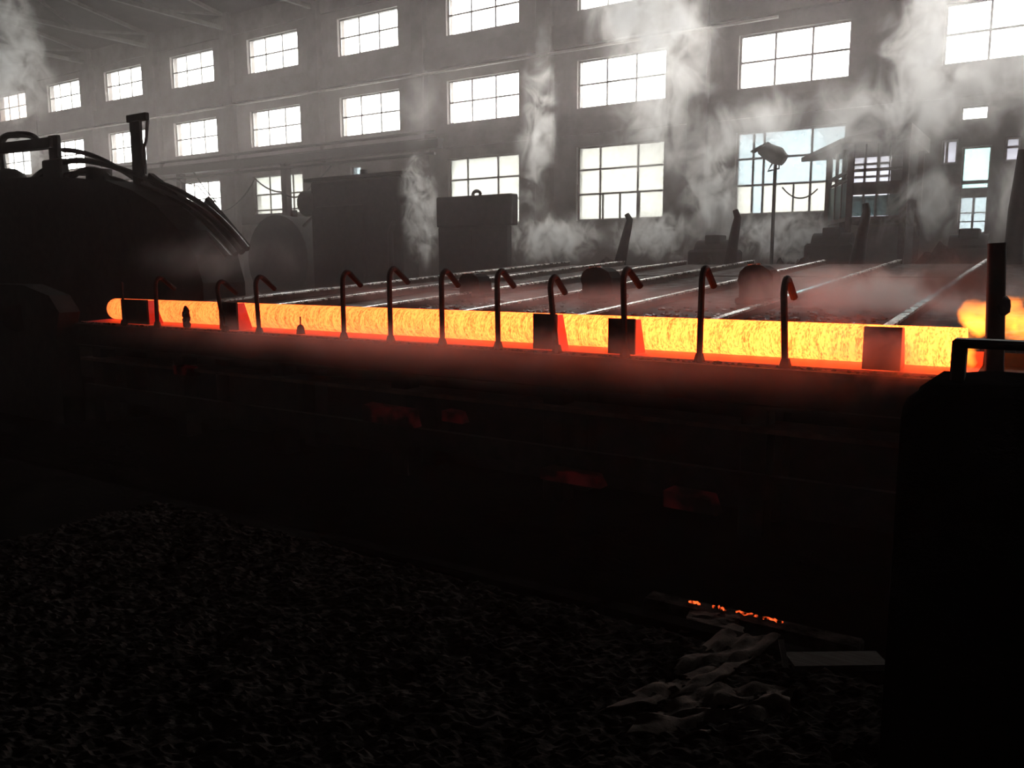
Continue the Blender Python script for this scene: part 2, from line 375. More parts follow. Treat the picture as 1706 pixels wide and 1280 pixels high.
# windows: frame with bars, every pane its own part
pane_cache = {}
def window(nr, x0, x1, z0, z1, cols, rows, mat, label, group, portal=True):
    fy0, fy1 = YW+.14, YW+.20; fw = .06
    mb = MB().box(x0, x1, fy0, fy1, z0, z0+fw).box(x0, x1, fy0, fy1, z1-fw, z1).box(x0, x0+fw, fy0, fy1, z0+fw, z1-fw).box(x1-fw, x1, fy0, fy1, z0+fw, z1-fw)
    o = struct(mb.build('window_%d' % nr, 'window_frame'), label)
    if group: o['group'] = group
    cx = [x0+fw]+[x0+(x1-x0)*c for c in cols]+[x1-fw]; cz = [z0+fw]+[z0+(z1-z0)*r for r in rows]+[z1-fw]
    hb = .032
    for c in cx[1:-1]: MB().box(c-hb, c+hb, fy0, fy1, z0+fw, z1-fw).build('glazing_bar', 'window_frame', o)
    for c in cz[1:-1]: MB().box(x0+fw, x1-fw, fy0-.005, fy1-.005, c-hb, c+hb).build('glazing_bar', 'window_frame', o)
    for i in range(len(cx)-1):
        for j in range(len(cz)-1):
            w, h = cx[i+1]-cx[i], cz[j+1]-cz[j]; mm = mat
            rr = random.random()
            if mat == 'frosted_pane' and rr < .4: mm = 'frosted_pane_dim'
            if mat == 'cool_pane' and j == 0 and rr < .7: mm = 'frosted_pane'
            key = (round(w, 3), round(h, 3), mm)
            if key not in pane_cache: pane_cache[key] = MB().box(-w/2, w/2, -.004, .004, -h/2, h/2).mesh('pane', mm)
            p = link('pane', pane_cache[key], o); p.location = ((cx[i]+cx[i+1])/2, YW+.17, (cz[j]+cz[j+1])/2)
    L = bpy.data.lights.new('daylight_portal', 'AREA'); L.shape = 'RECTANGLE'; L.size = x1-x0; L.size_y = z1-z0
    L.cycles.is_portal = True
    lo = bpy.data.objects.new('daylight_portal', L); COL.objects.link(lo); lo.location = ((x0+x1)/2, YW+TH-.02, (z0+z1)/2); lo.rotation_euler = (-math.pi/2, 0, 0)
    return o
for i, w in enumerate(wins): window(i+1, *w)
w5 = [o for o in COL.objects if o.name == 'window_%d' % (len(wins)-4)][0]
for fx in (.375, .55):
    MB().box(X0+30+WW*fx-.025, X0+30+WW*fx+.025, YW+.13, YW+.19, G[0]+.05, G[0]+(G[1]-G[0])*.35).build('glazing_bar', 'window_frame', w5)
w4 = [o for o in COL.objects if o.name == 'window_%d' % (len(wins)-5)][0]
for fx in (.30, .50, .72):
    MB().box(X0+24+WW*fx-.03, X0+24+WW*fx+.03, YW+.13, YW+.19, G[0]+.05, G[0]+(G[1]-G[0])*.35).build('glazing_bar', 'window_frame', w4)
# the glazed doorway at the right of the booth
x0, x1, z0, z1 = door
d = struct(MB().box(x0, x0+.05, YW+.14, YW+.2, z0, z1).box(x1-.05, x1, YW+.14, YW+.2, z0, z1).box(x0+.05, x1-.05, YW+.14, YW+.2, z1-.05, z1).build('door_1', 'window_frame'), 'tall narrow glazed doorway with bluish daylight')
for z, h in ((3.92, .12), (3.62, .3), (3.05, .05), (2.8, .05)): MB().box(x0+.05, x1-.05, YW+.14, YW+.2, z-h/2+.02, z+h/2).build('cross_bar', 'window_frame', d)
MB().box((x0+x1)/2-.03, (x0+x1)/2+.03, YW+.135, YW+.195, z0, 3.48).build('cross_bar', 'window_frame', d)
MB().box(x0+.05, x1-.05, YW+.165, YW+.173, 3.77, z1-.05).build('pane', 'cyan_pane', d)
MB().box(x0+.05, x1-.05, YW+.165, YW+.173, z0, 3.77).build('pane', 'cool_pane', d)

# pipe along the wall, gantry, cables
tag(MB().tube([(-58, YW-.42, 9.27), (-8, YW-.42, 9.23)], .05).build('wall_pipe', 'pale_pipe', smooth=True), 'thin pale pipe running along the wall above the middle windows', 'pipe')
t = thing('pipe_gantry', (-31, 25.5, PIT), 'dark steel pipe gantry on posts in front of the window wall', 'gantry')
MB().box(-46, -20, 25.35, 25.65, 6.02, 6.32).box(-46, -20, 25.28, 25.72, 5.98, 6.02).box(-46, -20, 25.28, 25.72, 6.32, 6.36).build('girder', 'black_steel', t)
for xp in (-35.9, -28.55): MB().bbox(xp-.16, xp+.16, 25.34, 25.66, PIT, 5.98, .02).build('post', 'black_steel', t)
for z in (5.75, 6.55): MB().tube([(-46, 25.15, z), (-20, 25.15, z)], .06).build('pipe', 'black_steel', t, True)
def cable(name, pts, r, label, mat='rubber_hose', cat='cable'):
    q = []
    for i in range(len(pts)-1):
        a, b, sag = Vector(pts[i][0]), Vector(pts[i+1][0]), pts[i][1]
        for j in range(10):
            u = j/10; q.append(a.lerp(b, u)-Vector((0, 0, 4*sag*u*(1-u))))
    q.append(Vector(pts[-1][0]))
    return tag(MB().tube(q, r, 6).build(name, mat, smooth=True), label, cat)
cable('sagging_cable', [(at(372, 352, 25), .25), (at(425, 298, 25), .15), (at(470, 320, 25), .35), (at(520, 308, 25), .05), (at(552, 276, 25.2), 0)], .035, 'black cable sagging from the gantry past the lower window')
cable('thin_cable', [(Vector((-37.6, 25.2, 5.98)), .0), (at(330, 310, 25.2), .1), (at(362, 338, 25.2), .1), (Vector((-34.5, 25.2, 5.98)), 0)], .03, 'thin black cable crossing the window behind the hose bundle')

# ------------------------------------------------------------------ tube table
TY, TZ, TR = 7.0, 1.015, .15
LY, LZ = 6.56, .862
tab = thing('tube_table', (-5, 6.9, PIT), 'long rusty steel trough table carrying the glowing tube', 'table')
trp = [(LY, LZ-.055), (7.36, LZ-.04), (7.36, LZ), (6.95, LZ), (LY, LZ-.018)]
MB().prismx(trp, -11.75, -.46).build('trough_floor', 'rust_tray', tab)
MB().prismx(trp, -.459, 4.5).build('roller_deck', 'black_steel', tab)
MB().box(-11.75, 4.5, LY+.001, LY+.014, LZ-.0175, LZ-.008).build('edge_strip', 'pale_lip', tab)  # paler pinkish strip along the trough lip
MB().box(-11.75, 4.5, LY-.06, LY-.002, LZ-.34, LZ-.026).box(-11.75, 4.5, LY-.12, LY-.06, LZ-.06, LZ-.03).box(-11.75, 4.5, LY-.12, LY-.06, LZ-.36, LZ-.33).build('front_beam', 'black_steel', tab)
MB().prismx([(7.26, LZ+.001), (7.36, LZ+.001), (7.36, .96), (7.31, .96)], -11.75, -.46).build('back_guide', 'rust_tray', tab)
MB().prismx([(7.26, LZ+.001), (7.36, LZ+.001), (7.36, .96), (7.31, .96)], -.459, 4.5).build('back_guide', 'black_steel', tab)
MB().box(-11.75, 4.5, 7.33, 7.36, PIT, LZ-.041).build('dark_backing', 'black_steel', tab)  # dark sheet added to close off the lit floor behind the table
for x in [-11.5+1.9*i for i in range(9)]:
    MB().bbox(x-.11, x+.11, LY+.05, LY+.27, PIT, LZ-.041, .01).build('leg', 'black_steel', tab)
    MB().bbox(x-.11, x+.11, 7.1, 7.32, PIT, LZ-.041, .01).build('leg', 'black_steel', tab)
MB().box(-11.75, 4.5, LY-.02, LY+.049, -.25, -.05).build('lower_rail', 'black_steel', tab)
MB().box(-11.75, 4.5, LY-.05, LY+.35, .30, .34).build('lower_shelf', 'dark_rust', tab)

# the red-hot tube
n = 40; L0, L1 = -11.56, -.56; ns = 60; vs = []; fs = []
for i in range(ns+1):
    x = L0+(L1-L0)*i/ns
    for k in range(n):
        a = 2*math.pi*k/n; vs.append((x, TY+TR*math.cos(a), TZ+TR*math.sin(a)))
for i in range(ns):
    for k in range(n): fs.append((i*n+k, i*n+(k+1) % n, (i+1)*n+(k+1) % n, (i+1)*n+k))
b = len(vs)
for i, x in ((0, L0), (ns, L1)):           # bore at each end
    for k in range(n):
        a = 2*math.pi*k/n; vs.append((x, TY+.12*math.cos(a), TZ+.12*math.sin(a)))
for k in range(n):
    k2 = (k+1) % n
    fs.append((k2, k, b+k, b+k2)); fs.append((ns*n+k, ns*n+k2, b+n+k2, b+n+k)); fs.append((b+k, b+n+k, b+n+k2, b+k2))
mb = MB(); mb.v = vs; mb.f = fs
tube = tag(mb.build('hot_steel_tube', 'glowing_steel', smooth=True), 'long glowing yellow-orange steel tube lying in the trough table', 'tube')

# guard blocks in front of the tube
blk = [(-10.73, -10.14, 1.19, 'guard block beside the far rounded end of the glowing tube'),
       (-8.65, -8.32, 1.195, 'narrow guard block with two bent rods close by its sides'),
       (-4.09, -3.84, 1.19, 'guard block with a leaning bent rod across its edge'),
       (-3.31, -3.055, 1.172, 'guard block with a bent rod standing right before its middle'),
       (-1.20, -.94, 1.18, 'guard block glowing bright red beside the bright end of the tube')]
for x0, x1, z, lab in blk:
    t = thing('guard_block', ((x0+x1)/2, LY+.1, LZ), 'steel '+lab, 'guard block')
    MB().hexa([(x0, LY+.005, LZ), (x1, LY+.005, LZ), (x1, LY+.03, LZ), (x0, LY+.03, LZ), (x0, LY+.005, z), (x1, LY+.005, z), (x1, LY+.03, z), (x0, LY+.03, z)]).build('face_plate', 'rod_rust', t)
    for xa, xb in ((x0, x0+.025), (x1-.025, x1)):
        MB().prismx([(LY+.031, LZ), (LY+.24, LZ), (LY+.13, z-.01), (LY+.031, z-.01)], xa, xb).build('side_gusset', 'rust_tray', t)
# bent rods
rods = [(207, 541, 203, 470, 0), (262, 540, 258, 462, 1), (375, 548, 361, 468, 1), (432, 552, 425, 460, 1), (573, 560, 570, 452, 1), (651, 567, 648, 446, 1), (737, 572, 735, 450, 1),
        (830, 578, 828, 450, 1), (928, 585, 917, 460, 1), (1041, 593, 1039, 447, 1), (1165, 602, 1170, 445, 1), (1308, 613, 1307, 463, 1)]
rl = ['straight thin rod standing at the far end of the glowing tube', 'bent rod beside the wide guard block at the far tube end', 'bent rod leaning against the narrow dark guard block', 'bent rod just past the narrow guard block, hook turned over the tube',
      'bent rod next beyond the small bell-shaped bolt', 'tall bent rod, second beyond the bell-shaped bolt', 'bent rod, third beyond the bell-shaped bolt, hook before a carrier lump', 'bent rod with long drooping tip before the guard block pair',
      'bent rod leaning across the edge of a guard block', 'bent rod standing before the middle of a guard block', 'thick bent rod with short hook, leaning toward the bright tube end', 'short bent rod with a glowing red tip near the bright tube end']
for (bx, by, tx, ty, hk), lab in zip(rods, rl):
    p0 = at(bx, by, LY-.03); p0.z = LZ-.05; p1 = at(tx, ty, LY-.03); r = .019
    if hk:
        a = p1-Vector((0, 0, .12)); pts = [p0, p0.lerp(a, .5), a]
        for i in range(1, 8):
            w = i/7*math.radians(128); q = .075; pts.append(a+Vector((.0, q-q*math.cos(w), q*1.5*math.sin(w))))
        d = (pts[-1]-pts[-2]).normalized(); tip = pts[-1]+Vector((random.uniform(-.02, .03), .17, -.13))
        stem = pts
        r = .027; t = thing('bent_rod', p0, 'rusty '+lab, 'bent rod')
        MB().tube(stem, r, 8).build('stem', 'rod_rust', t, True)
        MB().tube([pts[-1]-d*.02, tip], r*1.12, 8).build('hook_tip', 'rod_rust' if bx > 1300 else 'carrier_black', t, True)  # tips coloured darker to mute the tube's light; last stays paler, as if lit
    else:
        t = thing('straight_rod', p0, 'rusty '+lab, 'rod')
        MB().tube([p0, p1], r*.8, 8).build('stem', 'rod_rust', t, True)
    MB().tube([p0+Vector((0, 0, .035)), p0+Vector((0, 0, .10))], [.05, .034], 8).build('socket', 'black_steel', t, True)
# bell bolt and lumpy stub
p = at(501, 553, LY+.02); 
t = thing('bell_bolt', (p.x, LY+.02, LZ), 'small bell-shaped steel bolt with a pin standing on the trough edge', 'bolt')
MB().tube([(p.x, LY+.02, LZ), (p.x, LY+.02, LZ+.05), (p.x, LY+.02, LZ+.09), (p.x, LY+.02, LZ+.11)], [.05, .046, .036, .012], 10).build('bell', 'black_steel', t, True)
MB().tube([(p.x, LY+.02, LZ+.10), (p.x, LY+.02, LZ+.20)], .008, 6).build('pin', 'black_steel', t)
p = at(311, 540, LY+.02)
tag(MB().tube([(p.x+.01*math.sin(i*2), LY+.02, LZ+.03*i) for i in range(10)], [.045, .05, .043, .05, .045, .05, .046, .04, .03, .012], 8).build('lumpy_stub', 'slag'), 'small lumpy slag-coated stub standing on the trough edge before the tube', 'stub')
# flakes of scale along the trough edge
mb = MB()
for i in range(420):
    x = random.uniform(-11.8, -.5); s_ = random.uniform(.004, .013); y = LY-.03+random.uniform(-.06, .03)
    if random.random() < .03: s_ *= 2
    mb.ball((x, y, LZ-.024+s_*.3), (s_*1.8, s_, s_*.8), 5, 3, .5, 1.5, i)
tag(mb.build('scale_flakes', 'slag'), 'dark flakes of mill scale littering the trough edge', 'scale flakes', kind='stuff')
# faint emissive slabs added to stand in for red light leaking through table gaps
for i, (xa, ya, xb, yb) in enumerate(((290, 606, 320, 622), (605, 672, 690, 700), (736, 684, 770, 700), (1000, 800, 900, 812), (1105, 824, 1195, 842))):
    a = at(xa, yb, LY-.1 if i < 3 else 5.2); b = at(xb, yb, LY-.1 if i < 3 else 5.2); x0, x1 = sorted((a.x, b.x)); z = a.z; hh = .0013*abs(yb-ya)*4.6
    lab = ['added dim red glow slab under the far end of the table', 'large added dim red glow slab under the table', 'small square added red glow slab under the table', 'flat added red glow slab low in the pit', 'long added red glow slab low in the pit'][i]
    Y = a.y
    tag(MB().hexa([(x0, Y, z-.01), (x1, Y, z-.015), (x1, Y+.12, z-.015), (x0, Y+.12, z-.01), (x0, Y, z+hh), (x1-.05, Y, z+hh*.8), (x1-.05, Y+.12, z+hh), (x0+.03, Y+.12, z+hh*1.1)]).build('added_glow_slab', 'leak_glow'), lab, 'slab')

# ------------------------------------------------------------------ cooling bed behind the tube
SL = .055; BZ = 1.13; BY0, BY1 = 7.40, 17.7
bz = lambda y: BZ+SL*(y-7.35)
bed = thing('cooling_bed', (-6, 12, PIT), 'inclined cooling bed of wet dark plates and pale skid rails behind the tube', 'cooling bed')
sk = [-1.17, -2.66, -4.05, -5.52, -7.03, -8.55, -10.0]
edges = [2.2, .3]+sk+[-11.3]
for a, b in zip(edges[:-1], edges[1:]):
    x0, x1 = b+.04, a-.04
    for q in range(3):
        ya = BY0+(BY1-BY0)*q/3; yb = BY0+(BY1-BY0)*(q+1)/3-.02; dz = -.085-.012*((q+int(x0*7)) % 2)
        MB().hexa([(x0, ya, bz(ya)+dz-.03), (x1, ya, bz(ya)+dz-.03), (x1, yb, bz(yb)+dz-.03), (x0, yb, bz(yb)+dz-.03), (x0, ya, bz(ya)+dz), (x1, ya, bz(ya)+dz), (x1, yb, bz(yb)+dz), (x0, yb, bz(yb)+dz)]).build('deck_plate', 'wet_plate', bed)
for i, x in enumerate([.3]+sk):
    o = MB().bar((x, BY0, bz(BY0)-.13), (x, BY1, bz(BY1)-.13), .05, .22).build('skid_rail', 'dark_rust', bed)
    MB().bar((x, BY0, bz(BY0)-.008), (x, BY1, bz(BY1)-.008), .075, .024).build('rail_cap', 'worn_rail', o)
for y in (BY0+.25, 10.5, 14, BY1-.2):
    MB().box(-11.3, 2.2, y-.1, y+.1, bz(y)-.5, bz(y)-.262).build('cross_beam', 'black_steel', bed)
    for x in (-11, -8, -4, 0): MB().box(x-.1, x+.1, y-.09, y+.09, PIT, bz(y)-.5).build('leg', 'black_steel', bed)
mb = MB()
for i in range(900):
    x = random.uniform(-7.5, -1.3); y = BY0+.1+abs(random.gauss(0, .8)); s_ = random.uniform(.008, .025)
    if min(abs(x-k) for k in sk) < .07: continue
    mb.ball((x, y, bz(y)-.085+s_*.3), (s_*1.6, s_*1.3, s_*.8), 5, 3, .5, 1.5, i)
tag(mb.build('scale_crumbs', 'wet_scale'), 'wet glinting crumbs of mill scale strewn over the cooling bed', 'scale crumbs', kind='stuff')
# carrier lumps between the rails
for (px, py, Y, w, h, lab) in ((787, 480, 9.7, .34, .34, 'dark carrier lump with a pale wet crown, before the flat-topped cabinet'), (998, 484, 9.8, .42, .42, 'dark carrier lump on the cooling bed between two bent rods'), (1262, 482, 9.6, .38, .46, 'dark carrier hook lump with pale rim near the reddened deck')):
    p = at(px, py, Y); zb = bz(Y)-.085
    t = thing('carrier_dog', (p.x, Y, zb), lab, 'carrier')
    pr = [(-.5, 0), (-.5, .45), (-.56, .62), (-.5, .82), (-.34, .95), (-.1, 1.0), (.18, .97), (.4, .86), (.52, .66), (.55, .3), (.62, 0)]
    MB().prism([(p.x+w*a_, zb+h*b_) for a_, b_ in pr], Y-.08, Y+.22).build('body', 'carrier_black', t)
    MB().bbox(p.x-w*.6, p.x+w*.75, Y-.12, Y+.26, zb, zb+h*.18, .02).build('foot', 'carrier_black', t)
    MB().bar((p.x-w*.30, Y-.02, zb+h*.985), (p.x+w*.1, Y-.02, zb+h*1.015), .06, .015).build('wet_crown', 'worn_rail', t)
# horns at the far edge
for pts, lab in (([(1033, 438), (1040, 405), (1046, 380), (1049, 366), (1044, 357)], 'dark curved horn post before the cream frosted window'),
                 ([(1216, 438), (1221, 405), (1226, 378), (1229, 362), (1225, 350)], 'dark curved horn post below the bluish window'),
                 ([(1428, 436), (1434, 400), (1440, 372), (1444, 352), (1442, 339)], 'dark curved horn post before the control booth'),
                 ([(1686, 438), (1690, 400), (1695, 350), (1704, 300), (1712, 250)], 'thick dark leaning post beyond the doorway')):
    Y = 17.95; big = pts[0][0] > 1600
    P = [at(x, y, Y) for x, y in pts]; base = Vector((P[0].x, Y, PIT)); r = .13 if not big else .15
    t = thing('horn_post', base, lab, 'post')
    n_ = len(P); MB().tube([base+Vector((0, 0, .05))]+P, [r*1.2, r*1.15]+[r*(1-.55*i/(n_-1)) if not big else r for i in range(1, n_)], 10).build('shaft', 'black_steel', t, True)
    MB().bbox(base.x-.3, base.x+.3, Y-.22, Y+.3, PIT, PIT+.08, .01).build('foot_plate', 'black_steel', t)
# heaps and boxes behind the bed
def heap(px, py, Y, w, h, lab, sd):
    p = at(px, py, Y); g = 22; vs = []; fs = []
    for j in range(g+1):
        for i in range(g+1):
            u, v = i/g*2-1, j/g*2-1; rr = math.hypot(u, v)
            k = min(1, 1.7*max(0, 1-rr))*.88; k += .22*mnoise.fractal(Vector((u*2+sd, v*2, sd)), 1, 2, 4)*min(1, k*3)
            vs.append((p.x+u*w*.8, Y+.9+v*.9, max(PIT-.02, PIT+(p.z-PIT)*max(0, k)*1.0)))
    for j in range(g):
        for i in range(g): a = j*(g+1)+i; fs.append((a, a+1, a+g+2, a+g+1))
    q = MB(); q.v = vs; q.f = fs
    tag(q.build('slag_heap', 'slag', smooth=True), lab, 'slag heap')
heap(975, 426, 18.3, 1.5, 1, 'low dark slag heap at the edge of the cooling bed', 3.1)
heap(1130, 424, 18.3, 1.2, 1, 'dark slag heap beside the dark machine block with the horn post', 5.7)
heap(1300, 424, 18.3, 1.1, 1, 'small dark slag heap between two horn posts', 9.2)
heap(1545, 418, 18.3, 1.4, 1, 'dark slag heap below the control booth', 12.4)
def motor(px0, px1, py, Y, lab):
    a, b = at(px0, py, Y), at(px1, py, Y); x0, x1, z = a.x, b.x, a.z
    t = thing('drive_unit', ((x0+x1)/2, Y+.5, PIT), lab, 'machine')
    MB().bbox(x0, x1, Y, Y+1.1, PIT, z-.25, .06).build('housing', 'black_steel', t)
    MB().tube([(x0+.1, Y+.55, z-.35), (x1-.1, Y+.55, z-.35)], .35, 16).build('drum', 'black_steel', t, True)
    MB().bbox((x0+x1)/2-.2, (x0+x1)/2+.2, Y+.3, Y+.8, z-.1, z+.12, .02).build('terminal_box', 'black_steel', t)
motor(1145, 1215, 400, 20.4, 'dark drum drive unit in the steam beside a horn post')
motor(1340, 1420, 388, 20.4, 'dark drum drive unit in the steam before the control booth')
motor(1570, 1655, 390, 20.4, 'dark drum drive unit below the narrow doorway')

# flat-topped cabinet, box machine with drum, tank
Y = 18.9; a, b = at(726, 328, Y), at(852, 328, Y); c = at(843, 375, Y)
t = thing('steel_cabinet', ((a.x+b.x)/2, Y+.4, PIT), 'dark flat-topped steel cabinet with a lifting eye before the nine-pane window', 'cabinet')
MB().bbox(a.x+.02, c.x, Y+.04, Y+.30, PIT, c.z, .03).build('body', 'black_steel', t)
MB().bbox(a.x, b.x, Y, Y+.34, c.z, a.z-.02, .03).build('hood', 'black_steel', t)
mid = at(787, 326, Y).x
ey = []
for i in range(13):
    w = 2*math.pi*i/12; ey.append((mid+.13*math.cos(w), Y+.2, a.z+.02+.09*math.sin(w)))
MB().tube(ey, .05, 6).build('lifting_eye', 'black_steel', t, True)
for i in (1, 2): MB().bbox(a.x+.12+(c.x-a.x)*(i-1)/2, a.x+.02+(c.x-a.x)*i/2, Y+.02, Y+.049, .3, c.z-.1, .008).build('door', 'black_steel', t)
Y = 19.3; a, b = at(516, 303, Y), at(668, 303, Y)
t = thing('box_machine', ((a.x+b.x)/2, Y+1, PIT), 'large dark box-shaped machine with a round drum on its side', 'machine')
MB().bbox(a.x, b.x, Y, Y+.8, PIT, a.z-.02, .05).build('housing', 'black_steel', t)
MB().bbox(a.x+.3, b.x-1.5, Y-.08, Y-.001, .6, a.z-.8, .03).build('access_panel', 'black_steel', t)
MB().bbox(a.x-.2, b.x+.15, Y-.1, Y+.85, a.z-.02, a.z+.1, .02).build('lid', 'black_steel', t)
q = at(508, 338, Y); MB().tube([(q.x-.25, Y+.3, q.z), (a.x+.1, Y+.3, q.z)], .42, 18).build('drum', 'black_steel', t, True)
q = at(588, 301, Y); MB().tube([(q.x, Y+.5, a.z+.08), (q.x, Y+.5, a.z+.3)], .12, 10).build('vent_cap', 'black_steel', t, True)
MB().tube([(b.x-.3, Y-.2, PIT), (b.x-.3, Y-.2, 2.6), (b.x-.3, Y-.001, 2.9)], .09, 8).build('down_pipe', 'black_steel', t, True)
Y = 20.5; a, b = at(412, 400, Y), at(512, 400, Y); top = at(462, 358, Y).z; rr = (b.x-a.x)/2; xc = (a.x+b.x)/2
t = thing('round_tank', (xc, Y+1.5, PIT), 'dark horizontal round tank under the window with the gantry post', 'tank')
MB().tube([(xc, Y-.12, top-rr), (xc, Y, top-rr), (xc, Y+3, top-rr), (xc, Y+3.12, top-rr)], [rr*.8, rr, rr, rr*.8], 28).build('shell', 'black_steel', t, True)
for yy in (Y+.5, Y+2.3): MB().bbox(xc-rr*.8, xc+rr*.8, yy, yy+.3, PIT, top-rr*1.3, .02).build('saddle', 'black_steel', t)
MB().tube([(xc+.3, Y+.6, top-.05), (xc+.3, Y+.6, top+.18)], .12, 10).build('nozzle', 'black_steel', t, True)
MB().tube([(xc+rr+.35, Y, PIT), (xc+rr+.35, Y, top-.1), (xc+rr*.7, Y+.3, top-.4)], .06, 8).build('riser_pipe', 'black_steel', t, True)

# ------------------------------------------------------------------ control booth and floodlight
Y = 22.2
t = thing('control_booth', (-4.4, Y+1, PIT), 'raised glazed control booth with a pitched roof in front of the window wall', 'booth')
xl, xm, xr = at(1369, 300, Y+1.6).x, at(1417, 300, Y).x, at(1508, 300, Y).x
zf = at(1417, 330, Y).z; zt_ = at(1417, 240, Y).z; zr = at(1410, 205, Y).z
zft = at(1417, 352, Y).z
for x, y in ((xl, Y+2.4), (xm, Y), (xr, Y), (xr, Y+2.4), (xm-.35, Y+1.0)): MB().bbox(x-.07, x+.07, y-.07, y+.07, PIT, zt_, .01).build('post', 'dark_rust', t)
MB().hexa([(xl-.9, Y+2.9, zt_-.02), (xm-.2, Y-.35, zt_-.02), (xr+.12, Y-.35, zt_-.02), (xr+.12, Y+2.9, zt_-.02), (xl-.9, Y+2.9, zt_+.10), (xm-.2, Y-.35, zt_+.10), (xr+.12, Y-.35, zt_+.34), (xr+.12, Y+2.9, zt_+.34)]).build('roof', 'dark_rust', t)
zm1 = at(1417, 285, Y).z; zm2 = at(1417, 298, Y).z; zl = at(1417, 322, Y).z; zb_ = at(1417, 365, Y).z
MB().bar((xm, Y, zm1), (xr, Y, zm1), .08, .07).bar((xm, Y, zm1), (xl, Y+2.4, zm1), .08, .07).build('sill_rail', 'dark_rust', t)
MB().bar((xm, Y, zl+.1), (xr, Y, zl+.1), .06, .30).build('apron_panel', 'dark_rust', t)
MB().bar((xm, Y, zm2), (xl, Y+2.4, zm2), .06, .06).bar((xm, Y, zb_), (xr, Y, zb_), .08, .1).bar((xm, Y, zb_), (xl, Y+2.4, zb_), .08, .1).build('base_rail', 'dark_rust', t)
MB().box(xm, xr, Y+.1, Y+2.3, zb_-.12, zb_-.05).build('booth_floor', 'dark_rust', t)
def gl(p, q, z0, z1, mat):
    p, q = Vector((*p, 0)), Vector((*q, 0)); n_ = Vector(((q-p).y, -(q-p).x, 0)).normalized()*.004
    a, b, c_, d_ = p-n_, q-n_, q+n_, p+n_; Z0, Z1 = Vector((0, 0, z0)), Vector((0, 0, z1))
    MB().hexa([a+Z0, b+Z0, c_+Z0, d_+Z0, a+Z1, b+Z1, c_+Z1, d_+Z1]).build('pane', mat, t)
for i in range(4):
    a, b = xm+.07+(xr-xm-.14)*i/4, xm+.07+(xr-xm-.14)*(i+1)/4-.03
    gl((a, Y), (b, Y), zm1+.05, zt_-.05, 'clear_pane'); gl((a, Y), (b, Y), zb_+.06, zl-.08, 'cyan_pane')
    if i: MB().box(a-.03, a, Y-.02, Y+.02, zb_, zt_-.03).build('glazing_bar', 'window_frame', t)
for i in range(3):
    u0, u1 = .06+i*.31, .06+i*.31+.26; pa = (xm+(xl-xm)*u0, Y+2.4*u0); pb = (xm+(xl-xm)*u1, Y+2.4*u1)
    gl(pa, pb, zm1+.05, zt_-.06, 'clear_pane'); gl(pa, pb, zb_+.06, zm2-.05, 'cyan_pane')
    MB().bbox(pb[0]-.04, pb[0]+.04, pb[1]+.02, pb[1]+.1, zb_, zt_-.03, .01).build('glazing_bar', 'dark_rust', t)
p = at(1292, 268, 21.5); base = Vector((p.x, 21.5, PIT))
t = thing('floodlight', base, 'unlit grey floodlight tilted on a tall pole before the bluish window', 'floodlight')
MB().tube([base, (p.x, 21.5, p.z-.1)], .045, 8).build('pole', 'green_grey_paint', t, True)
MB().bbox(base.x-.2, base.x+.2, 21.3, 21.7, PIT, PIT+.06, .01).build('foot_plate', 'green_grey_paint', t)
h = at(1287, 259, 21.5)
mb = MB().tube([h+Vector((-.36, 0, .12)), h+Vector((-.16, 0, .13)), h+Vector((.12, 0, -.02)), h+Vector((.30, 0, -.14))], [.06, .20, .23, .15], 12)
mb.build('lamp_housing', 'green_grey_paint', t, True)
MB().bar(h+Vector((-.48, -.12, .1)), h+Vector((-.06, -.12, .3)), .3, .03).build('visor', 'green_grey_paint', t)
MB().tube([h+Vector((.16, 0, -.1)), h+Vector((.18, 0, -.33)), h+Vector((-.1, 0, -.38)), h+Vector((.0, 0, -.2))], .025, 6).build('bracket', 'green_grey_paint', t, True)
cable('chain_cable', [(at(1303, 312, 21.4), .25), (at(1362, 315, 22), 0)], .018, 'thin wire sagging between the floodlight pole and the booth', 'black_steel', 'wire')

# ------------------------------------------------------------------ piercing mill at the left
YM = 9.2
def poly(pts, Y): return [(at(x, y, Y).x, at(x, y, Y).z) for x, y in pts]
mill = thing('piercing_mill', (-17, YM, PIT), 'huge black rolling mill with posts and drooping hoses at the far tube end', 'mill')
gp = poly([(-150, 318), (0, 312), (60, 304), (150, 300), (245, 306), (290, 322), (330, 345), (368, 385), (396, 425), (408, 470)], YM+.9)
MB().prism(gp+[(gp[-1][0], PIT), (gp[0][0], PIT)], YM, YM+.9).build('housing', 'black_steel', mill)
fp = poly([(-160, 470), (60, 474), (105, 492), (122, 520), (118, 545)], 6.4)
MB().prism(fp+[(fp[-1][0], PIT), (fp[0][0], PIT)], 6.2, 6.5).build('outlet_stand', 'black_steel', mill)
MB().tube([at(30, 530, 6.15), at(30, 530, 6.19)], .2, 20).build('bearing_cover', 'black_steel', mill, True)
def P(x, y, Y=YM+.6): return at(x, y, Y)
a, b = P(218, 195), P(243, 320); MB().bbox(a.x, b.x, YM+.55, YM+.62, b.z-.6, a.z, .01).build('upright', 'black_steel', mill)
a, b = P(214, 193), P(247, 200); MB().bbox(a.x, b.x, YM+.54, YM+.63, b.z, a.z, .01).build('upright_cap', 'black_steel', mill)
MB().tube([P(246, 200), P(243, 235), P(240, 245), P(243, 290)], .03, 6).build('hose', 'rubber_hose', mill, True)
MB().bar(P(-20, 250), P(92, 238), .25, .20).build('cross_arm', 'black_steel', mill)
a, b = P(82, 227), P(104, 310); MB().bbox(a.x, b.x, YM+.55, YM+.65, b.z-.4, a.z, .02).build('arm_column', 'black_steel', mill)
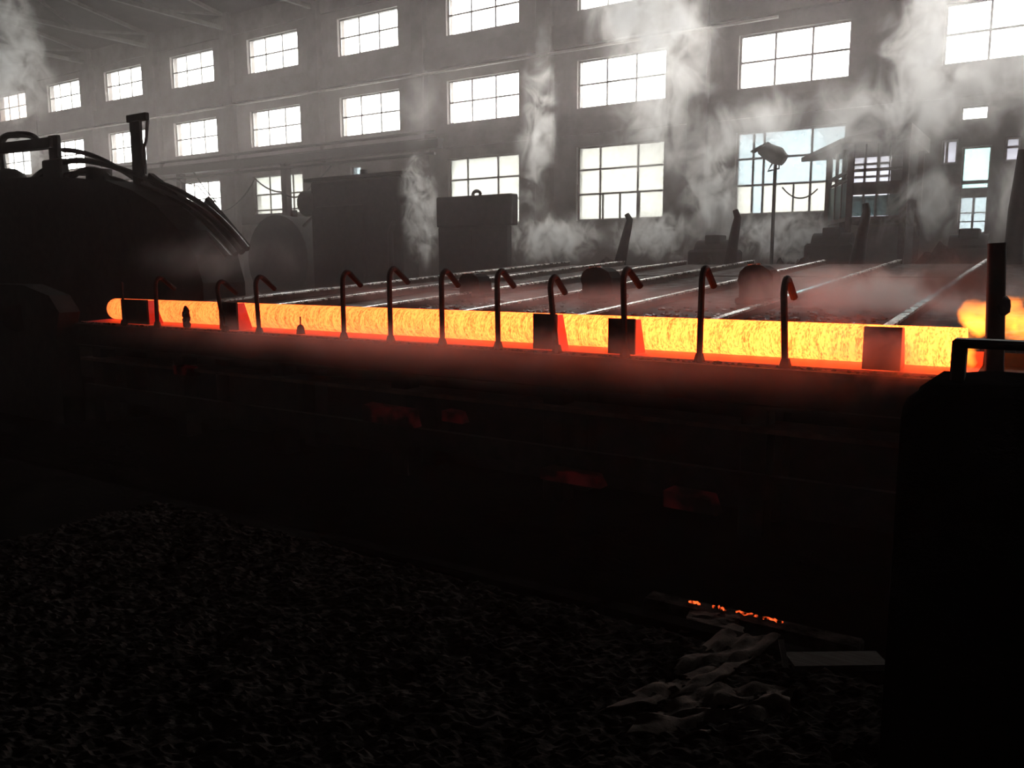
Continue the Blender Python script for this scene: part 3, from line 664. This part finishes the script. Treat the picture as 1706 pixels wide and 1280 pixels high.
a, b = P(76, 268), P(112, 330); MB().bbox(a.x, b.x, YM+.5, YM+.7, b.z-.3, a.z, .03).build('valve_block', 'black_steel', mill)
def hose(pts, r): MB().tube(bez(*[P(*q) for q in pts]), r, 8).build('hose', 'rubber_hose', mill, True)
hose([(12, 310), (-8, 220), (5, 225), (30, 225)], .07); hose([(28, 224), (50, 224), (62, 225), (66, 245)], .07)
hose([(52, 306), (60, 295), (75, 282), (88, 280)], .08)
hose([(105, 250), (150, 250), (190, 275), (225, 298)], .05); hose([(108, 270), (150, 260), (200, 280), (260, 305)], .06)
hose([(60, 312), (100, 285), (150, 275), (240, 318)], .05); hose([(115, 300), (140, 275), (165, 275), (190, 305)], .06)
for i, off in enumerate(((0, 0), (-7, 8), (-16, 14), (-26, 24), (-38, 30))):
    hose([(246+off[0], 298+off[1]), (300+off[0], 318+off[1]), (345+off[0], 330+off[1]), (412+off[0]*1.2, 415+off[1]*.6)], .055+.01*(i % 2))
MB().tube([P(165, 280), P(165, 320)], .25, 12).build('cylinder', 'black_steel', mill, True)
MB().ball(P(18, 312), (.5, .4, .42), 16, 8).build('accumulator', 'black_steel', mill, True)
MB().bar(P(250, 295), P(320, 350), .1, .16).build('brace', 'black_steel', mill)
MB().bar(P(345, 333, YM+.85), P(412, 414, YM+.85), .1, .12).build('cable_tray', 'black_steel', mill)

# ------------------------------------------------------------------ right foreground
Y0 = 2.25
xl = at(1501, 690, Y0).x; zt_ = at(1560, 648, Y0).z
t = thing('concrete_pier', (xl+.5, Y0+.3, 0), 'dark soot-covered block pier with a crumbled rounded top close by', 'pier')
g = []
mb = MB(); nx, ny = 26, 12; xr_ = 1.2; vs = []; 
for j in range(ny+1):
    for i in range(nx+1):
        u, v = i/nx, j/ny; x = xl+(xr_-xl)*u; y = Y0+.32*v
        e = min((x-xl)/.035, 1.0); e2 = min(v*.32/.04, 1.)
        z = zt_-.045*(1-e)**2-.03*(1-e2)**2+.012*mnoise.fractal(Vector((x*9, y*9, 2)), 1, 2, 4)+.028*min(1, (x-xl)/.4)
        vs.append((x, y, z))
W_ = nx+1; fs = [(j*W_+i, j*W_+i+1, (j+1)*W_+i+1, (j+1)*W_+i) for j in range(ny) for i in range(nx)]
rim = [i for i in range(W_)]+[j*W_+nx for j in range(1, ny+1)]+[ny*W_+i for i in range(nx-1, -1, -1)]+[j*W_ for j in range(ny-1, 0, -1)]
b = len(vs)
for q in rim:
    k = .0035*mnoise.noise(Vector((vs[q][0]*20, vs[q][1]*20, 0))); vs.append((vs[q][0]+k, vs[q][1]+k, 0))
nR = len(rim); fs += [(rim[(i+1) % nR], rim[i], b+i, b+(i+1) % nR) for i in range(nR)]
mb.v = vs; mb.f = fs; mb.build('block', 'soot_floor', t, True)
Yr = 2.43; a = at(1588, 566, Yr); b = at(1615, 592, Yr); zbt = zt_+.0
t = thing('rail_frame', ((a.x+.5), Yr, zt_), 'black square-tube handrail frame standing on the dark pier', 'handrail')
MB().bbox(a.x, 1.1, Yr-.03, Yr+.03, at(1650, 581, Yr).z, at(1650, 566, Yr).z, .006).build('top_rail', 'black_steel', t)
w = at(1610, 600, Yr).x-a.x
MB().bbox(a.x, a.x+w, Yr-.03, Yr+.03, zt_-.03, at(1650, 566, Yr).z-.001, .006).build('upright', 'black_steel', t)
MB().bbox(1.05, 1.1, Yr-.03, Yr+.03, zt_-.03, at(1650, 581, Yr).z, .006).build('upright', 'black_steel', t)
p = at(1656, 640, 6.35); q = at(1661, 405, 6.35)
t = thing('steel_post', (p.x, 6.35, PIT), 'slim dark steel post standing before the flames', 'post')
MB().tube([(p.x, 6.35, PIT), p, q], [.062, .058, .055], 10).build('shaft', 'black_steel', t, True)
k = at(1668, 510, 6.35); MB().ball(k, (.06, .06, .08), 10, 6, .4, 2, 4).build('joint', 'black_steel', t, True)
MB().bbox(p.x-.15, p.x+.15, 6.2, 6.5, PIT, PIT+.04, .01).build('foot_plate', 'black_steel', t)

# ------------------------------------------------------------------ floor litter
for i, (x0, x1, lab) in enumerate(((-3.6, -1.75, 'long rusty steel kerb strip along the pit edge'), (-1.7, -.3, 'short rusty steel kerb strip at the pit edge by the crumpled sacks'))):
    tag(MB().bbox(x0, x1, 3.36, 3.455, 0, .035, .006).build('kerb_strip', 'soot_floor'), lab, 'kerb')
nx, ny = 300, 150; vs = []
for j in range(ny+1):
    for i in range(nx+1):
        x = -5.2+5.35*i/nx; y = 1.0+2.33*j/ny
        e = min(1, i/6, (nx-i)/6, j/4, (ny-j)/4)
        z = .022*mnoise.fractal(Vector((x*3, y*3, 0)), .8, 2, 2)+.016*(1-2*abs(mnoise.noise(Vector((x*11, y*11, 3)))))+.010*mnoise.noise(Vector((x*29, y*29, 7)))+.008*random.uniform(-1, 1)
        vs.append((x, y, e*(.030+z)-.002))
q = MB(); q.v = vs; q.f = [(j*(nx+1)+i, j*(nx+1)+i+1, (j+1)*(nx+1)+i+1, (j+1)*(nx+1)+i) for j in range(ny) for i in range(nx)]
for i in range(500):
    x = random.uniform(-4.6, .1); y = random.uniform(1.4, 3.3); s_ = random.choice((.006, .008, .01, .014))*random.uniform(.7, 1.5)
    q.ball((x, y, .03+s_*.2), (s_*1.5, s_*1.2, s_*.75), 5, 3, .6, 1.7, i)
tag(q.build('slag_gravel', 'slag'), 'coarse black slag gravel covering the near floor', 'gravel', kind='stuff')
for i, (xa, ya, xb, yb) in enumerate(((1148, 1002, 1167, 1006), (1187, 1011, 1210, 1015), (1226, 1019, 1262, 1027), (1271, 1030, 1304, 1037))):
    a, b = atz(xa, ya, PIT+.9), atz(xb, yb, PIT+.9)
    a, b = at(xa, ya, 3.62), at(xb, yb, 3.62)
    pts = [a.lerp(b, j/7)+Vector((0, random.uniform(-.006, .006), random.uniform(-.004, .004))) for j in range(8)]
    lab = ['tiny glowing sliver, first of four in the ember row by the pit edge', 'second glowing sliver of the ember row by the pit edge', 'longest glowing sliver in the ember row by the pit edge', 'brightest glowing sliver at the pier end of the ember row'][i]
    tag(MB().tube(pts, [.004+random.uniform(0, .004) for _ in pts], 6).build('hot_sliver', 'ember'), lab, 'ember')
tag(MB().bbox(-1.6, -.6, 3.58, 3.70, PIT, at(1225, 1024, 3.62).z-.008, .01).build('ember_ledge', 'slag'), 'black steel ledge carrying the row of embers in the pit', 'ledge')
def sheet(name, pts, n1, n2, amp, sd, mat, lab, cat, zbase=.0):
    c = [atz(*p[:2], 0)+Vector((0, 0, p[2])) for p in pts]; vs = []; fs = []
    for j in range(n2+1):
        for i in range(n1+1):
            u, v = i/n1, j/n2; p = c[0].lerp(c[1], u).lerp(c[3].lerp(c[2], u), v)
            f_ = abs(mnoise.noise(Vector((u*2.6+sd, v*4.2, sd))))*2-.4+.5*mnoise.noise(Vector((u*7, v*9+sd, 1)))
            p = p+Vector((.03*mnoise.noise(Vector((u*4, v*4, sd+5))), .03*mnoise.noise(Vector((u*4, v*4, sd+9))), 0))
            p.z = max(.006, p.z+amp*f_); vs.append(p)
    W2 = n1+1; L_ = len(vs)
    vs += [Vector((v.x, v.y, v.z-.006)) for v in vs]
    for j in range(n2):
        for i in range(n1): a = j*W2+i; fs += [(a, a+1, a+W2+1, a+W2), (a+L_, a+W2+L_, a+W2+1+L_, a+1+L_)]
    rim = [i for i in range(W2)]+[j*W2+n1 for j in range(1, n2+1)]+[n2*W2+i for i in range(n1-1, -1, -1)]+[j*W2 for j in range(n2-1, 0, -1)]
    fs += [(rim[i], rim[(i+1) % len(rim)], rim[(i+1) % len(rim)]+L_, rim[i]+L_) for i in range(len(rim))]
    q = MB(); q.v = vs; q.f = fs
    return tag(q.build(name, mat, smooth=True), lab, cat)
sheet('crumpled_sack', [(975, 1205, .02), (1160, 1175, .05), (1300, 1080, .05), (1200, 1070, .04)], 34, 22, .028, 1.3, 'sack_paper', 'long crumpled paper sack stretched toward the ember row', 'sack')
sheet('crumpled_sack', [(1040, 1245, .03), (1300, 1235, .03), (1330, 1165, .06), (1150, 1170, .05)], 30, 20, .032, 4.4, 'sack_paper', 'bulging crumpled paper sack lying lowest on the gravel', 'sack')
sheet('crumpled_sack', [(1130, 1060, .02), (1240, 1065, .02), (1230, 1035, .03), (1150, 1025, .03)], 20, 14, .015, 8.1, 'sack_paper', 'small crumpled sack scrap lying just before the embers', 'sack')
a, b = atz(1315, 1102, .05), atz(1470, 1100, .05)
tag(MB().bar(a+Vector((0, 0, -.02)), b+Vector((0, 0, -.02)), .12, .06).build('plank', 'grey_plank'), 'short grey plank lying beside the crumpled sacks', 'plank')
a, b = atz(1345, 1152, .02), atz(1450, 1150, .02)
tag(MB().bar(a+Vector((0, 0, -.005)), b+Vector((0, 0, -.005)), .04, .02).build('thin_lath', 'grey_plank'), 'thin lath on the floor below the short plank', 'lath')
a, b = atz(1312, 1126, .02), at(1301, 1066, atz(1312, 1126, .02).y+.06)
tag(MB().bar(a, b, .022, .008).build('metal_strip', 'pale_strip'), 'pale metal strip leaning upright against the sack', 'strip')
a, b = atz(-60, 1110, .015), atz(62, 1272, .015)
tag(MB().tube([a, b], .012, 8).build('steel_rod', 'pale_strip', smooth=True), 'thin steel rod lying alone on the black floor', 'rod')

# ------------------------------------------------------------------ haze, steam, smoke, flames
def blob(name, c, r, mat, label, cat, rot=(0, 0, 0), kind='stuff'):
    if mat not in MATS: raise KeyError(mat)
    me = MB().ball((0, 0, 0), 1, 20, 12).mesh(name, mat, True)
    o = link(name, me); o.location = c; o.scale = r; o.rotation_euler = rot
    return tag(o, label, cat, kind=kind)
mt, t_, out = nodes('hall_haze_air')
sc = t_.nodes.new('ShaderNodeVolumeScatter'); sc.inputs['Color'].default_value = (.96, .865, .84, 1); sc.inputs['Anisotropy'].default_value = .55
ge_ = t_.nodes.new('ShaderNodeNewGeometry'); sx_ = t_.nodes.new('ShaderNodeSeparateXYZ'); t_.links.new(ge_.outputs['Position'], sx_.inputs[0])
q_ = t_.nodes.new('ShaderNodeMapRange'); q_.inputs[1].default_value = 6; q_.inputs[2].default_value = 19; q_.inputs[3].default_value = .0015; q_.inputs[4].default_value = .0085
z_ = t_.nodes.new('ShaderNodeMapRange'); z_.inputs[1].default_value = 9.0; z_.inputs[2].default_value = 13.0; z_.inputs[3].default_value = 1; z_.inputs[4].default_value = .15
t_.links.new(sx_.outputs[1], q_.inputs[0]); t_.links.new(sx_.outputs[2], z_.inputs[0]); t_.links.new(math_(t_, 'MULTIPLY', q_.outputs[0], z_.outputs[0]), sc.inputs['Density'])
t_.links.new(sc.outputs[0], out.inputs['Volume']); mt.cycles.volume_step_rate = .25
HAZE = MB().box(XL-.9, XR+.9, YB-.9, YW+TH+.3, PIT-.9, EAVE+4.5).build('hall_haze', 'hall_haze_air')
tag(HAZE, 'thin grey haze filling the whole hall', 'haze', kind='stuff')

steam('steam_a', 2.0, 1.45, .30, (.99, .97, .94), .5, seed=1., contrast=5)
steam('steam_b', 1.15, 1.1, .28, (.99, .97, .94), .5, seed=4., contrast=4.5)
steam('steam_c', 4.0, 2.3, .28, (.99, .97, .94), .5, seed=8., contrast=5, step=.35)
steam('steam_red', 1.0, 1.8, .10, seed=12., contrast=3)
steam('steam_glow', 8.0, 1.5, -.05, (.97, .60, .54), .2, seed=15., contrast=3)  # vapour itself coloured red to deepen the tube's light in it
steam('steam_bed', 4.6, 1.6, .10, (.97, .55, .49), .2, seed=31., contrast=4.)  # red of the tube's light put into the vapour colour
steam('steam_tube', .7, 1.6, .0, (.97, .70, .66), .2, seed=18., contrast=2.)  # pinkish colour adds to the tube's red light
steam('steam_faint', .4, 1.2, .1, (.99, .95, .93), .2, seed=25., contrast=2.5)
steam('steam_thin', 1.3, 1.2, .0, (.99, .95, .93), .2, seed=17., contrast=1.5)
steam('smoke_dark', 4.0, 2.5, .2, (.35, .32, .30), .1, 4, 1.2, seed=20.)
D2 = math.radians
puffs = [
 ((1105, 120, 22), (2.0, 1.6, 5.2), (0, D2(8), 0), 'steam_b', 'tall white steam column rising past the middle windows'),
 ((1185, 325, 22.6), (1.2, 1.0, 2.4), (0, D2(-10), 0), 'steam_a', 'dense steam jet rising between two horn posts'),
 ((1075, 25, 21), (2.3, 1.5, 1.8), (0, D2(30), 0), 'steam_a', 'billowing steam top under the upper windows'),
 ((1250, 210, 21), (3.0, 1.4, 1.1), (0, D2(-14), 0), 'steam_b', 'steam bank drifting above the bluish window'),
 ((1480, 190, 20), (3.4, 1.6, 1.7), (0, D2(-20), 0), 'steam_b', 'broad steam cloud drifting over the control booth'),
 ((1650, 110, 19), (2.2, 1.5, 2.0), (0, 0, 0), 'steam_b', 'pale steam cloud above the narrow doorway'),
 ((1560, 60, 21), (1.5, 1.2, 2.4), (0, D2(15), 0), 'steam_a', 'steam wisp climbing beside the top right windows'),
 ((1690, 310, 19), (.8, 1.0, 1.9), (0, 0, 0), 'steam_b', 'grey steam veil right of the narrow doorway'),
 ((1545, 345, 21.9), (1.8, .6, 1.3), (0, D2(-15), 0), 'steam_a', 'rolling steam over the drive units'),
 ((920, 398, 21.6), (2.1, .9, 1.0), (0, 0, 0), 'steam_c', 'low white steam bank behind the cooling bed by the cabinet'),
 ((1090, 393, 22.4), (1.8, .8, .95), (0, 0, 0), 'steam_c', 'low white steam between the first two horn posts'),
 ((1300, 393, 22.4), (2.0, .8, 1.0), (0, 0, 0), 'steam_c', 'low white steam between the last two horn posts'),
 ((700, 350, 19.0), (.75, .7, 2.1), (0, D2(-4), 0), 'steam_c', 'narrow steam column beside the flat-topped cabinet'),
 ((895, 220, 22), (.8, .8, 3.6), (0, D2(4), 0), 'steam_a', 'thin steam wisp rising before a pilaster'),
 ((700, 180, 22), (1.1, .9, 2.0), (0, D2(12), 0), 'steam_faint', 'faint steam wisp by the middle window'),
 ((20, 120, 16), (2.2, 1.5, 2.6), (0, D2(10), 0), 'steam_a', 'white steam plume behind the mill at the hall end'),
 ((15, 20, 15), (1.4, 1.2, 1.2), (0, 0, 0), 'steam_a', 'pale steam puff high under the roof trusses'),
 ((40, 255, 15), (1.0, 1.0, .9), (0, 0, 0), 'steam_c', 'dense steam puff behind the hose loop'),
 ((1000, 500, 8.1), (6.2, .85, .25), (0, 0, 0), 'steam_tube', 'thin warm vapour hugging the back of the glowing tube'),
 ((1450, 490, 9.0), (1.7, 1.7, .40), (0, 0, 0), 'steam_bed', 'red-tinted vapour over the bright end of the cooling bed'),
 ((1450, 595, 6.40), (.85, .25, .36), (0, 0, 0), 'steam_glow', 'red-tinted vapour spilling over the front of the table'),
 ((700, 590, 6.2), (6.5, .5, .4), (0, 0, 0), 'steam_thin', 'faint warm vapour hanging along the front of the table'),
 ((360, 430, 8.4), (2.8, .7, .55), (0, 0, 0), 'steam_faint', 'dim vapour drifting before the mill housing'),
 ((1620, 470, 8.0), (.9, .6, .33), (0, D2(15), 0), 'smoke_dark', 'dark smoke above the flames'),
]
for (x, y, Y), r, rot, mat, lab in puffs:
    blob('dark_smoke' if 'smoke' in mat else 'steam_plume', at(x, y, Y), r, mat, lab, 'smoke' if 'smoke' in mat else 'steam', rot)
flame('flame_a', 22., 0.); flame('flame_b', 16., 3.)
f1 = at(1632, 530, 7.05); blob('flame', f1, (.17, .16, .16), 'flame_a', 'round orange flame puff at the open end of the tube', 'flame')
f2 = at(1695, 535, 7.2); blob('flame', f2, (.26, .2, .2), 'flame_b', 'wide orange flame behind the slim post', 'flame')
f3 = at(1612, 585, 7.0); blob('flame', f3, (.09, .12, .15), 'flame_b', 'small yellow flame licking from the tube mouth', 'flame')
